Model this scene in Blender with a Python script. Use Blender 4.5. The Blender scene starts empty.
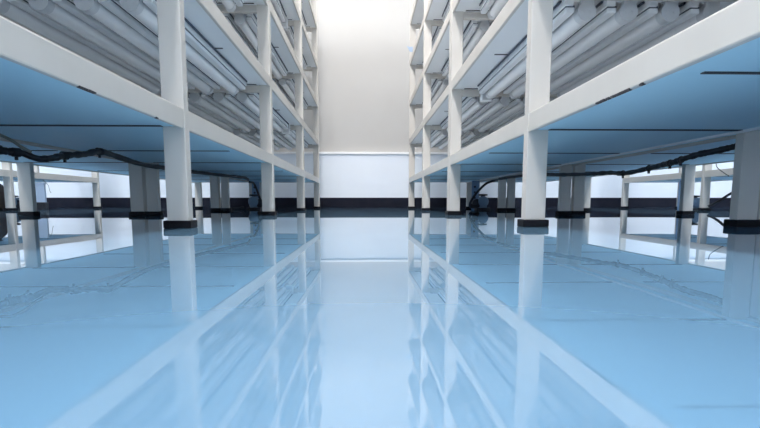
import bpy, bmesh, math, random
from mathutils import Vector, Matrix
random.seed(7)
scene = bpy.context.scene
COL = scene.collection

# ------------------------------------------------------------------ materials
def principled(name, color, rough=0.5, metal=0.0, spec=0.5):
    m = bpy.data.materials.new(name)
    m.use_nodes = True
    b = m.node_tree.nodes['Principled BSDF']
    b.inputs['Base Color'].default_value = (*color, 1)
    b.inputs['Roughness'].default_value = rough
    b.inputs['Metallic'].default_value = metal
    b.inputs['Specular IOR Level'].default_value = spec
    return m

def mottled(name, c1, c2, scale, rough=0.5, bump=0.0, stretch=(1, 1, 1), detail=4.0, lo=0.35, hi=0.65):
    """two close tones of one paint mixed by object-space noise"""
    m = principled(name, c1, rough)
    nt = m.node_tree
    b = nt.nodes['Principled BSDF']
    tc = nt.nodes.new('ShaderNodeTexCoord')
    mp = nt.nodes.new('ShaderNodeMapping')
    mp.inputs['Scale'].default_value = stretch
    nz = nt.nodes.new('ShaderNodeTexNoise')
    nz.inputs['Scale'].default_value = scale
    nz.inputs['Detail'].default_value = detail
    cr = nt.nodes.new('ShaderNodeValToRGB')
    cr.color_ramp.elements[0].position = lo
    cr.color_ramp.elements[1].position = hi
    cr.color_ramp.elements[0].color = (*c1, 1)
    cr.color_ramp.elements[1].color = (*c2, 1)
    nt.links.new(tc.outputs['Object'], mp.inputs['Vector'])
    nt.links.new(mp.outputs['Vector'], nz.inputs['Vector'])
    nt.links.new(nz.outputs['Fac'], cr.inputs['Fac'])
    nt.links.new(cr.outputs['Color'], b.inputs['Base Color'])
    if bump:
        bp = nt.nodes.new('ShaderNodeBump')
        bp.inputs['Strength'].default_value = 1.0
        bp.inputs['Distance'].default_value = bump
        nt.links.new(nz.outputs['Fac'], bp.inputs['Height'])
        nt.links.new(bp.outputs['Normal'], b.inputs['Normal'])
    return m

M = {}
M['paint'] = mottled('white_rack_paint', (.64, .60, .545), (.61, .57, .515), 9, .38, stretch=(1, 1, .35))
M['panel'] = mottled('bounce_tinted_shelf_sheet', (.60, .88, 1.0), (.57, .85, .98), 5, .42, stretch=(1, .4, 1))  # bottom shelves only: blue bounced off the floor is tinted into the colour
M['sheet'] = mottled('white_shelf_sheet', (.89, .90, .905), (.87, .88, .885), 5, .42, stretch=(1, .4, 1))
M['board'] = principled('grey_tray_board', (.6, .61, .62), .6)
M['batten'] = principled('white_batten_metal', (.85, .86, .87), .35)
M['tube'] = principled('frosted_tube', (.90, .90, .90), .22)
M['gap_shade'] = principled('dark_grey_gap_shade', (.06, .075, .11), .6)  # painted shade for the batten's groove and the gaps beside it
M['holder'] = principled('lamp_holder_plastic', (.62, .63, .64), .4)
M['rubber'] = principled('black_rubber', (.005, .005, .008), .6, 0, .2)
M['cable'] = principled('black_cable_sheath', (.010, .011, .016), .45)
M['greycable'] = principled('grey_cable_sheath', (.22, .23, .20), .45)
M['darkgap'] = principled('dark_chipped_metal', (.05, .045, .05), .7)
M['skirting'] = mottled('dark_skirting', (.004, .006, .016), (.009, .010, .020), 14, .6)
M['skirting'].node_tree.nodes['Principled BSDF'].inputs['Specular IOR Level'].default_value = .2
M['wall'] = mottled('warm_white_wall', (.54, .52, .495), (.525, .505, .48), 2.5, .75)
M['lower'] = mottled('white_wall_panel', (.86, .90, .95), (.835, .875, .935), 3.0, .5)
M['trim'] = principled('white_trim', (.92, .91, .90), .4)
M['ceil'] = principled('white_ceiling', (.82, .82, .81), .8)
M['bluebox'] = principled('blue_grey_bracket', (.20, .31, .48), .5)
M['pump'] = principled('pump_blue_grey', (.20, .30, .42), .35)
M['pumpdark'] = principled('pump_black', (.015, .016, .022), .4)
M['brown'] = principled('brown_sacking', (.20, .135, .105), .8)
M['tape'] = principled('pale_blue_tape', (.40, .50, .64), .5)

def floor_mat():
    m = principled('glossy_blue_epoxy', (.33, .60, .83), .005, 0, .5)
    nt = m.node_tree
    b = nt.nodes['Principled BSDF']
    b.inputs['IOR'].default_value = 2.3
    tc = nt.nodes.new('ShaderNodeTexCoord')
    n1 = nt.nodes.new('ShaderNodeTexNoise')
    n1.inputs['Scale'].default_value = 2.2
    n1.inputs['Detail'].default_value = 1.0
    nt.links.new(tc.outputs['Object'], n1.inputs['Vector'])
    bp = nt.nodes.new('ShaderNodeBump')
    bp.inputs['Strength'].default_value = 1.0
    bp.inputs['Distance'].default_value = FLOOR_BUMP
    nt.links.new(n1.outputs['Fac'], bp.inputs['Height'])
    nt.links.new(bp.outputs['Normal'], b.inputs['Normal'])
    n2 = nt.nodes.new('ShaderNodeTexNoise')
    n2.inputs['Scale'].default_value = 1.3
    n2.inputs['Detail'].default_value = 5
    cr = nt.nodes.new('ShaderNodeValToRGB')
    cr.color_ramp.elements[0].position = .3
    cr.color_ramp.elements[1].position = .7
    cr.color_ramp.elements[0].color = (*FLOOR_A, 1)
    cr.color_ramp.elements[1].color = (*FLOOR_B, 1)
    nt.links.new(tc.outputs['Object'], n2.inputs['Vector'])
    nt.links.new(n2.outputs['Fac'], cr.inputs['Fac'])
    nt.links.new(cr.outputs['Color'], b.inputs['Base Color'])
    return m
FLOOR_BUMP = 0.00035
FLOOR_A, FLOOR_B = (.112, .218, .322), (.126, .234, .338)
M['floor'] = floor_mat()

# ------------------------------------------------------------------ mesh helpers
def box(bm, x0, x1, y0, y1, z0, z1, bev=0.0):
    x0, x1 = min(x0, x1), max(x0, x1)
    r = bmesh.ops.create_cube(bm, size=1.0)
    vs = r['verts']
    bmesh.ops.scale(bm, vec=(x1-x0, y1-y0, z1-z0), verts=vs)
    bmesh.ops.translate(bm, vec=((x0+x1)/2, (y0+y1)/2, (z0+z1)/2), verts=vs)
    if bev:
        es = list({e for v in vs for e in v.link_edges})
        bmesh.ops.bevel(bm, geom=es, offset=bev, segments=2, profile=.6, affect='EDGES')

def cyl(bm, p0, p1, r0, r1=None, seg=20):
    p0, p1 = Vector(p0), Vector(p1)
    r1 = r0 if r1 is None else r1
    d = p1-p0
    r = bmesh.ops.create_cone(bm, cap_ends=True, segments=seg, radius1=r0, radius2=r1, depth=d.length)
    q = d.to_track_quat('Z', 'Y').to_matrix().to_4x4()
    bmesh.ops.transform(bm, matrix=Matrix.Translation((p0+p1)/2) @ q, verts=r['verts'])

def lathe(bm, prof, base, axis, seg=24):
    """prof: (radius, distance along axis) pairs"""
    base = Vector(base)
    q = Vector(axis).to_track_quat('Z', 'Y').to_matrix()
    rings = []
    for r, h in prof:
        rings.append([bm.verts.new(base + q @ Vector((r*math.cos(2*math.pi*i/seg), r*math.sin(2*math.pi*i/seg), h))) for i in range(seg)])
    for a, b in zip(rings, rings[1:]):
        for i in range(seg):
            bm.faces.new((a[i], a[(i+1) % seg], b[(i+1) % seg], b[i]))
    bm.faces.new(rings[0][::-1]); bm.faces.new(rings[-1])

def smooth_path(pts, sub=8):
    P = [Vector(p) for p in pts]
    P = [2*P[0]-P[1]] + P + [2*P[-1]-P[-2]]
    out = []
    for i in range(1, len(P)-2):
        a, b, c, d = P[i-1], P[i], P[i+1], P[i+2]
        for k in range(sub):
            t = k/sub
            out.append(.5*((2*b)+(c-a)*t+(2*a-5*b+4*c-d)*t*t+(3*b-a-3*c+d)*t**3))
    out.append(P[-2])
    return out

def tube(bm, pts, r, seg=10, sub=8, wob=0.0):
    path = smooth_path(pts, sub)
    up = Vector((0, 0, 1))
    rings = []
    n = len(path)
    for i, p in enumerate(path):
        t = (path[min(i+1, n-1)]-path[max(i-1, 0)]).normalized()
        s = t.cross(up)
        if s.length < 1e-3: s = t.cross(Vector((1, 0, 0)))
        s.normalize()
        u = s.cross(t)
        rr = r*(1+wob*random.uniform(-1, 1))
        rings.append([bm.verts.new(p + rr*(math.cos(2*math.pi*k/seg)*s + math.sin(2*math.pi*k/seg)*u)) for k in range(seg)])
    for a, b in zip(rings, rings[1:]):
        for k in range(seg):
            bm.faces.new((a[k], a[(k+1) % seg], b[(k+1) % seg], b[k]))
    bm.faces.new(rings[0][::-1]); bm.faces.new(rings[-1])

def obj(name, bm, mat, parent=None, smooth=False, origin=None):
    bmesh.ops.recalc_face_normals(bm, faces=bm.faces[:])
    if origin is not None:
        bmesh.ops.translate(bm, vec=-Vector(origin), verts=bm.verts[:])
    me = bpy.data.meshes.new(name)
    bm.to_mesh(me); bm.free()
    me.materials.append(mat)
    if smooth:
        me.polygons.foreach_set('use_smooth', [True]*len(me.polygons))
        me.set_sharp_from_angle(angle=math.radians(40))
    o = bpy.data.objects.new(name, me)
    COL.objects.link(o)
    if parent is not None:
        o.parent = parent
    elif origin is not None:
        o.location = origin
    return o

def tag(o, label, cat, group=None):
    o['label'] = label; o['category'] = cat
    if group: o['group'] = group
    return o

def thing(name, label, cat, loc, group=None):
    o = bpy.data.objects.new(name, None)
    COL.objects.link(o)
    o.location = loc
    o.empty_display_size = .1
    return tag(o, label, cat, group)

def struct(name, bm, mat):
    o = obj(name, bm, mat)
    o['kind'] = 'structure'
    return o

# ------------------------------------------------------------------ the room
XL, XR, YB, YF, HC = -4.7, 4.7, 5.6, -2.6, 2.9
bm = bmesh.new(); box(bm, XL-.1, XR+.1, YF-.1, YB+.1, -.1, 0); struct('floor', bm, M['floor'])
bm = bmesh.new(); box(bm, XL-.1, XR+.1, YF-.1, YB+.1, HC, HC+.1); struct('ceiling', bm, M['ceil'])
bm = bmesh.new(); box(bm, XL, XR, YB+.03, YB+.13, 0, HC); struct('wall_back', bm, M['wall'])
bm = bmesh.new(); box(bm, XL, XR, YB, YB+.03, .0, .562); struct('wall_back_lower', bm, M['lower'])
bm = bmesh.new(); box(bm, XL, XR, YB-.020, YB+.03, .560, .584, .003); struct('trim_1', bm, M['trim'])
bm = bmesh.new(); box(bm, XL-.1, XL, YF, YB+.1, 0, HC); struct('wall_left', bm, M['lower'])
bm = bmesh.new(); box(bm, XR, XR+.1, YF, YB+.1, 0, HC); struct('wall_right', bm, M['lower'])
bm = bmesh.new(); box(bm, XL, XR, YF-.1, YF, 0, HC); struct('wall_front', bm, M['lower'])
bm = bmesh.new(); box(bm, XL, XR, YB-.012, YB, 0, .106, .002); struct('baseboard_back', bm, M['skirting'])
bm = bmesh.new(); box(bm, XL, XL+.012, YF, YB-.012, 0, .106, .002); struct('baseboard_left', bm, M['skirting'])
bm = bmesh.new(); box(bm, XR-.012, XR, YF, YB-.012, 0, .106, .002); struct('baseboard_right', bm, M['skirting'])

# ------------------------------------------------------------------ racks
ZB, RH, PITCH = .24, .048, .353           # underside of the first rail, rail height, shelf spacing
RW = .010                                 # rail width
def level(k): return ZB + PITCH*k

def rack(label, xf, xb, ys, pd, wf=.052, nlev=6, scuffs=(), lip=False, back=None):
    """xf: the face on the central aisle's side, xb: the far face, ys: near faces of the posts, pd: post depths"""
    s = 1 if xb > xf else -1
    org = Vector(((xf+xb)/2, (ys[0]+ys[-1])/2, 0))
    r = thing('storage_rack', label, 'rack', org, 'white shelf racks')
    top = level(nlev-1)+RH+.02
    a, b = ys[0], ys[-1]+pd[-1]
    P = .0015
    for j, yf in enumerate(ys):
        for front in (True, False):
            y = yf if front or not back else back[j]
            x0 = xf-P*s if front else xb-wf*s
            x1 = xf+wf*s if front else xb+P*s
            d = pd[j] if front else .028
            bm = bmesh.new(); box(bm, x0, x1, y-.001, y+d+(.001), .018, top, .0025)
            p = obj('post', bm, M['paint'], r, origin=org)
            e0, e1 = (.007, .007) if front else (.007, .004)
            bm = bmesh.new(); box(bm, x0-e0*s, x1+e1*s, y-.012, y+d+.012, 0, .019, .003)
            obj('rubber_foot', bm, M['rubber'], p, origin=org)
    for k in range(nlev):
        z = level(k)
        for front in (True, False):
            x0, x1 = (xf, xf+RW*s) if front else (xb-RW*.5*s, xb)
            bm = bmesh.new(); box(bm, x0, x1, a, b, z, z+RH, .003)
            rl = obj('rail', bm, M['paint'], r, origin=org)
            if front and k == 0:
                for (ya, yb, h) in scuffs:
                    bm = bmesh.new()
                    n = 7
                    for i in range(n):
                        t0 = ya+(yb-ya)*i/n; t1 = ya+(yb-ya)*(i+random.uniform(.6, 1.0))/n
                        hh = h*random.uniform(.4, 1)
                        box(bm, xf-.0016*s, xf+.004*s, t0, t1, z-.0012, z+hh)
                        box(bm, xf, xf+random.uniform(.001, .003)*s, t0, t1, z-.0014, z+.002)
                    sc = obj('paint_chip', bm, M['darkgap'], rl, origin=org)
                    sc['label'] = 'dark chipped paint'
        # cross beams at every post and the sheets between them
        if k:
            for j, y in enumerate(ys):
                bm = bmesh.new(); box(bm, xf+(wf+.001)*s, xb-(wf+.001)*s, y+.004, y+.028, z-.024, z+.0055, .002)
                obj('cross_beam', bm, M['paint'], r, origin=org)
        if lip and k == 0:
            bm = bmesh.new(); box(bm, xb-.060*s, xb-.054*s, a+.05, b-.05, z-.001, z+.006, .001)
            obj('edge_strip', bm, M['trim'], r, origin=org)
        for j in range(len(ys)-1):
            y0, y1 = ys[j]+.030, ys[j+1]
            ym = (y0+y1)/2
            q = y0-.030
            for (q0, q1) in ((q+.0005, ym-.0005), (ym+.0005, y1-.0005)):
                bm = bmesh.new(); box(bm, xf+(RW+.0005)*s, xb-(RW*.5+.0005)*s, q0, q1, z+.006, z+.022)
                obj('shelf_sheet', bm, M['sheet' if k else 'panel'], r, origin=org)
            for q in ([ym, y1-.016] if k else [ym, y1-.012]):
                hw = .005 if k else (.005 if j == 0 and q == ym else .009)
                bm = bmesh.new(); box(bm, xf+(.060 if k or hw < .006 else .050)*s, xb-.045*s, q-hw, q+hw, z+.0045, z+.0065)
                obj('seam_strip', bm, M['darkgap'], r, origin=org)
            bm = bmesh.new(); box(bm, xf+(RW+.0005)*s, xb-(RW+.0005)*s, y0, y1, z+.024, z+RH-.006)
            obj('tray_board', bm, M['board'], r, origin=org)
    return r

yL = [.04, 1.303, 2.50, 3.78, 5.04]
yR = [.12, 1.34, 2.56, 3.75, 4.93]
pd = [.032, .032, .045, .045, .032]
pdR = [.032, .032, .075, .045, .032]
pd2 = [.03]*5
rack('white steel rack along the left of the central aisle', -.436, -1.025, yL, pd, scuffs=((.835, .885, .002), (1.13, 1.14, .0015)))
rack('white rack behind the left aisle rack, back to back with it', -1.044, -1.615, yL, [.045]*5, wf=.060)
rack('white rack far left, beyond the second left aisle', -2.52, -3.12, [y+.04 for y in yL[:-1]]+[5.04], pd2)
rack('white steel rack along the right of the central aisle', .415, 1.015, yR, pdR, scuffs=((.83, .95, .0025), (.79, .80, .002)), lip=True, back=[.12, 1.325, 2.56, 3.75, 4.93])
rack('white rack behind the right aisle rack, back to back with it', 1.031, 1.632, yR, pd2)
rack('white rack far right, beyond the second right aisle', 2.46, 3.05, yR, pd2)

# ------------------------------------------------------------------ tube lights under the shelves
def make_batten(length):
    """unlit batten: narrow housing with a fat tube on its far side, origin at the near end under the sheet, tube towards +x"""
    root = bpy.data.objects.new('tube_light', None); COL.objects.link(root); root.empty_display_size = .05
    bm = bmesh.new()
    box(bm, -.013, .011, 0, length, -.020, 0, .002)
    box(bm, -.009, .016, .004, length-.004, -.036, -.0225, .004)
    box(bm, .012, .060, .012, length-.012, -.006, 0, .001)
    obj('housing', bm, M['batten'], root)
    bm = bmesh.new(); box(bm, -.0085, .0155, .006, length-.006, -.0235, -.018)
    obj('gap_shade', bm, M['gap_shade'], root)  # dark strip added as the shade in the groove between housing halves
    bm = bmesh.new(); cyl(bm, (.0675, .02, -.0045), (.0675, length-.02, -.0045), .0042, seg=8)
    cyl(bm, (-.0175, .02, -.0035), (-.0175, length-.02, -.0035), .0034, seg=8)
    obj('gap_shade_rod', bm, M['gap_shade'], root, smooth=True)  # dark rods added as the shade in the gaps beside each batten
    bm = bmesh.new(); cyl(bm, (.047, .028, -.034), (.047, length-.028, -.034), .0225, seg=24)
    obj('lamp_tube', bm, M['tube'], root, smooth=True)
    for e in (0, 1):
        y0, y1 = (0, .03) if e == 0 else (length-.03, length)
        bm = bmesh.new()
        cyl(bm, (.047, y0, -.034), (.047, y1, -.034), .0245, seg=24)
        box(bm, .032, .068, y0+.002, y1-.002, -.034, -.004, .002)
        for sx in (-.009, .009):
            cyl(bm, (.047+sx, y0-.0015, -.034), (.047+sx, y1+.0015, -.034), .0032, seg=8)
        obj('lamp_holder', bm, M['holder'], root, smooth=True)
    return root

PROTO = {}
def place_batten(side, x, y, z, length, label):
    key = (round(length, 3))
    if key not in PROTO:
        PROTO[key] = make_batten(length); o = PROTO[key]
    else:
        src = PROTO[key]
        o = src.copy(); COL.objects.link(o)
        for ch in src.children:
            c = ch.copy(); COL.objects.link(c); c.parent = o
    o.location = (x, y, z)
    if side > 0:
        o.rotation_euler = (0, 0, 0)
    else:                                   # turned round so the tube is again on the side away from the aisle
        o.rotation_euler = (0, 0, math.pi)
        o.location = (x, y+length, z)
    tag(o, label, 'tube light', 'unlit tube lights under the shelves')

BAY = {2: 'near bay', 3: 'middle bay', 4: 'far bay'}
NTH = ['nearest the aisle', 'second from aisle', 'third from aisle', 'farthest from aisle']
SHELF = {1: 'second', 2: 'third', 3: 'fourth', 4: 'fifth'}
PLAN = {(2, 1): 4, (2, 2): 2, (3, 1): 4, (3, 2): 2, (3, 3): 1, (4, 1): 4, (4, 2): 2, (4, 3): 1, (4, 4): 1}
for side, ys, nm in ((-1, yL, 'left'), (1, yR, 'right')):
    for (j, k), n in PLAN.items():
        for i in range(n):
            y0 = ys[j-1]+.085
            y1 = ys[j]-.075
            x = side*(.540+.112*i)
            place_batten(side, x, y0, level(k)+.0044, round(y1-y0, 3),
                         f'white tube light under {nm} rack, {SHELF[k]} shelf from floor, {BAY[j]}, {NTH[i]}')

# small boxes hung from the cross beams
def junction_box(x, y, z, label):
    t = thing('junction_box', label, 'junction box', (x, y, z), 'junction boxes under the shelves')
    bm = bmesh.new(); box(bm, -.026, .026, -.012, .018, -.062, 0, .004); obj('case', bm, M['batten'], t)
    bm = bmesh.new(); box(bm, -.020, .020, -.0135, -.011, -.056, -.008, .001); obj('cover_plate', bm, M['holder'], t)
junction_box(-.548, 3.74, level(1)+.0040, 'small grey box under the second shelf, third post of left rack')
junction_box(-.548, 3.74, level(3)+.0040, 'small grey box under the fourth shelf, third post of left rack')
junction_box(.575, 2.52, level(1)+.0040, 'small grey box under the second shelf, second post of right rack')

# ------------------------------------------------------------------ cables under the first shelves
def cable(name, label, pts, r, mat='cable', cat='cable', wob=0.0, ties=(), group=None):
    bm = bmesh.new(); tube(bm, pts, r, wob=wob)
    o = obj(name, bm, M[mat], smooth=True)
    tag(o, label, cat, group)
    for p in ties:
        bm = bmesh.new()
        q = Vector(p)
        cyl(bm, q+Vector((-.004, -.008, 0)), q+Vector((.004, .008, 0)), r*1.25, seg=12)
        box(bm, q.x-.003, q.x+.003, q.y-.003, q.y+.003, q.z-r*2.1, q.z)
        t = obj('cable_tie', bm, M['cable'], o)
    return o

cable('cable_bundle', 'black cable bundle sagging under the left rack shelf',
      [(-.93, .9, .226), (-.945, 1.2, .214), (-.955, 1.34, .207), (-.937, 1.38, .197), (-.920, 1.40, .194), (-.901, 1.42, .192), (-.878, 1.45, .180), (-.868, 1.50, .186),
       (-.864, 1.55, .197), (-.858, 1.65, .210), (-.858, 1.75, .227), (-.881, 1.95, .2215), (-.889, 2.15, .2125), (-.905, 2.5, .218), (-.915, 2.9, .2235), (-.87, 3.3, .226), (-.84, 3.7, .230), (-.90, 4.1, .232)], .0095, wob=.14,
      ties=((-.937, 1.38, .197), (-.910, 1.41, .193), (-.864, 1.55, .197), (-.858, 1.74, .226)))
cable('loose_cable', 'thin grey cable looping above the black bundle under left rack',
      [(-.950, 1.24, .232), (-.958, 1.36, .234), (-.945, 1.39, .238), (-.915, 1.40, .224), (-.894, 1.41, .206), (-.884, 1.43, .196)], .0042, 'greycable')
cable('cable_bundle', 'black cable bundle running under the right rack shelf',
      [(1.004, 1.385, .216), (.998, 1.43, .211), (.985, 1.47, .206), (.966, 1.50, .2016), (.950, 1.55, .192), (.945, 1.60, .184), (.955, 1.66, .183), (.956, 1.75, .1768), (.952, 1.9, .168),
       (.960, 2.05, .178), (.955, 2.2, .182), (.9375, 2.5, .193), (.93, 2.8, .21), (.93, 3.3, .219), (.93, 3.62, .221)], .0085, wob=.16,
      ties=((.948, 1.56, .190), (.945, 1.61, .184), (.956, 1.75, .177), (.953, 1.92, .169)))

# ------------------------------------------------------------------ small pumps at the rack ends
def pump(x, y, s, label, head_dx=-.045, flip=1):
    t = thing('water_pump', label, 'pump', (x, y, 0), 'small pumps on the floor')
    t.scale = (s, s, s)
    bm = bmesh.new(); box(bm, head_dx-.05, head_dx+.05, -.04, .05, 0, .014, .003); obj('base_plate', bm, M['pumpdark'], t)
    bm = bmesh.new()
    lathe(bm, [(.012, -.004), (.034, 0), (.037, .004), (.037, .056), (.033, .062), (.016, .068)], (head_dx, -.032, .058), (0, 1, 0))
    box(bm, head_dx-.026, head_dx+.026, -.02, .03, .012, .045, .004)
    obj('motor', bm, M['pump'], t, smooth=True)
    bm = bmesh.new()
    lathe(bm, [(.014, .088), (.014, .098), (.032, .100), (.034, .104), (.032, .110), (.012, .112)], (head_dx, 0, 0), (0, 0, 1))
    obj('cap', bm, M['pumpdark'], t, smooth=True)
    bm = bmesh.new()
    lathe(bm, [(.02, 0), (.032, .004), (.032, .03), (.02, .036)], (head_dx+.045*flip, -.02, .045), (0, 1, 0))
    cyl(bm, (head_dx+.045*flip, 0, .045), (head_dx+.085*flip, 0, .03), .011)
    obj('impeller_housing', bm, M['pumpdark'], t, smooth=True)
    return t

def bracket(x, y, label, h=.238, w=.062, z0=0.0, mat='bluebox', holes=4):
    t = thing('perforated_bracket', label, 'bracket', (x, y, 0), 'blue brackets beside the pumps')
    bm = bmesh.new(); box(bm, -w/2, w/2, 0, .022, z0, h, .003); obj('upright', bm, M[mat], t)
    for q in range(holes):
        bm = bmesh.new()
        cyl(bm, (-.008, -.001, z0+.05+.046*q), (-.008, .006, z0+.05+.046*q), .009, seg=14)
        obj('bolt_hole', bm, M['pumpdark'], t)
    if not holes:
        bm = bmesh.new(); box(bm, -w/2-.006, w/2+.006, -.008, .030, 0, .06, .004); obj('base', bm, M['pumpdark'], t)
        bm = bmesh.new(); box(bm, -w/2-.004, w/2+.004, -.004, .026, h-.004, h+.008, .002); obj('cap', bm, M[mat], t)
    return t

pump(-.875, 4.40, 1.12, 'small blue pump with black cap by left rack far post', head_dx=-.045)
bracket(-.955, 4.62, 'blue perforated upright beside the left pump')
cable('hose', 'black hose dropping to the left pump', [(-.95, 4.36, .226), (-.935, 4.44, .22), (-.925, 4.48, .19), (-.905, 4.50, .12), (-.885, 4.50, .06), (-.875, 4.50, .03), (-.89, 4.52, .02)], .009, cat='hose')
cable('hose', 'thin dark hose lying on floor left of left pump', [(-.99, 4.30, .022), (-1.03, 4.32, .012), (-1.10, 4.36, .010), (-1.20, 4.42, .009), (-1.30, 4.60, .009)], .008, cat='hose')
pump(.885, 4.16, 1.12, 'small blue pump with black cap under right rack', head_dx=.05, flip=-1)
bracket(.93, 4.38, 'blue perforated upright beside the right pump')
cable('hose', 'thick black hose arching under right rack to pump', [(.99, 3.84, .222), (.995, 3.95, .224), (.975, 4.01, .220), (.93, 4.02, .20), (.88, 4.04, .15), (.845, 4.06, .10), (.825, 4.08, .055), (.83, 4.10, .025), (.88, 4.14, .02), (.93, 4.18, .035)], .0095, cat='hose')
# beyond the second aisles
pump(2.50, 3.93, 1, 'small pump behind far right rack post', head_dx=.02, flip=-1)
bracket(2.50, 4.05, 'blue perforated upright by the far right rack', h=.232, w=.06)
cable('hose', 'black hose curving up beside the far right rack', [(2.47, 3.70, .03), (2.50, 3.68, .05), (2.53, 3.66, .075), (2.59, 3.62, .13), (2.66, 3.55, .17), (2.70, 3.4, .205), (2.72, 3.1, .225)], .009, cat='hose')
bracket(-2.42, 3.98, 'pale blue upright box with dark base by the far left rack', h=.198, w=.070, mat='tape', holes=0)
pump(-2.66, 4.08, 1, 'small dark pump between far left rack posts', head_dx=-.02)
# stored sack at the far left
t = thing('grain_sack', 'dark brown sack standing behind the far left rack post', 'sack', (-2.85, 4.10, 0))
bm = bmesh.new()
lathe(bm, [(.05, 0), (.085, .01), (.095, .07), (.088, .14), (.07, .19), (.035, .215), (.03, .225), (.045, .238)], (0, 0, 0), (0, 0, 1), 28)
for v in bm.verts:
    v.co += Vector((random.uniform(-.004, .004), random.uniform(-.004, .004), random.uniform(-.001, .003) if v.co.z > .02 else 0))
obj('cloth', bm, M['brown'], t, smooth=True)
bm = bmesh.new(); cyl(bm, (0, 0, .214), (0, 0, .226), .036, seg=20); obj('tie', bm, M['darkgap'], t, smooth=True)
# thin wires hanging near the outer racks
cable('hanging_wire', 'thin grey wire hanging from the far left rack shelf', [(-2.62, 4.36, .243), (-2.58, 4.36, .20), (-2.57, 4.36, .155), (-2.56, 4.36, .135)], .002, 'greycable', cat='wire')
cable('hanging_wire', 'thin dark wire slanting over the far right rack rail', [(2.436, 3.60, .34), (2.434, 3.58, .30), (2.434, 3.50, .255), (2.436, 3.46, .236)], .003, cat='wire')

# torn tape on the last right post
bm = bmesh.new()
vs = [(.4155, -.006), (.398, .022), (.388, .040), (.383, .048), (.396, .040), (.4155, .036)]
f = bm.faces.new([bm.verts.new((x, 4.925, 1.425+z)) for x, z in vs])
ex = bmesh.ops.extrude_face_region(bm, geom=[f])
bmesh.ops.translate(bm, vec=(0, .003, 0), verts=[v for v in ex['geom'] if isinstance(v, bmesh.types.BMVert)])
box(bm, .4155, .440, 4.925, 4.928, 1.418, 1.462)
tag(obj('tape_scrap', bm, M['tape'], origin=(.418, 4.925, 1.425)), 'torn pale blue tape on the last post of right aisle rack', 'tape')

# ------------------------------------------------------------------ light
def area(name, loc, sx, sy, power, color, rot=(0, 0, 0)):
    l = bpy.data.lights.new(name, 'AREA')
    l.shape = 'RECTANGLE'; l.size = sx; l.size_y = sy
    l.energy = power; l.color = color
    o = bpy.data.objects.new(name, l); COL.objects.link(o)
    o.location = loc; o.rotation_euler = rot
    return o
WARM = (.985, .965, .965)
COOL = (.93, .975, 1.03)
for y, p in ((-1.8, 25), (-.1, 88), (1.6, 92), (3.2, 84)):
    area('ceiling_lamp', (-.36, y, HC-.04), .4, 1.3, p, WARM)
area('ceiling_lamp', (0, 4.95, HC-.04), 1.2, .3, 11, (1.0, .90, .80))
for sx in (-1, 1):
    for y, p in ((-1.2, 45), (1.2, 80), (3.6, 80)):
        area('ceiling_lamp', (sx*2.08, y, HC-.04), .4, 1.3, p, COOL)
        area('ceiling_lamp', (sx*3.9, y, HC-.04), .4, 1.3, p, COOL)
w = bpy.data.worlds.new('World'); scene.world = w
w.use_nodes = True
w.node_tree.nodes['Background'].inputs[0].default_value = (.7, .8, 1, 1)
w.node_tree.nodes['Background'].inputs[1].default_value = .05

# ------------------------------------------------------------------ camera
FPX = 520.0
PITCH_DOWN = math.radians(7.0)
YAW = math.atan(15/FPX)                    # turned a little to the right
cam = bpy.data.cameras.new('camera')
cam.sensor_width = 36; cam.lens = 36*FPX/760
cam.clip_start = .01
hor = FPX*math.tan(PITCH_DOWN)             # horizon above the centre without shift, pixels
cam.shift_y = (hor-12.5)/760
co = bpy.data.objects.new('camera', cam); COL.objects.link(co)
co.location = (0, 0, .0657)
co.rotation_euler = (math.pi/2-PITCH_DOWN, 0, -YAW)
scene.camera = co

vs_ = scene.view_settings
vs_.view_transform = 'Standard'; vs_.look = 'None'; vs_.gamma = 1; vs_.use_curve_mapping = False
vs_.exposure = -0.53
scene.cycles.max_bounces = 14
scene.cycles.diffuse_bounces = 10
scene.cycles.glossy_bounces = 6
scene.cycles.use_denoising = True
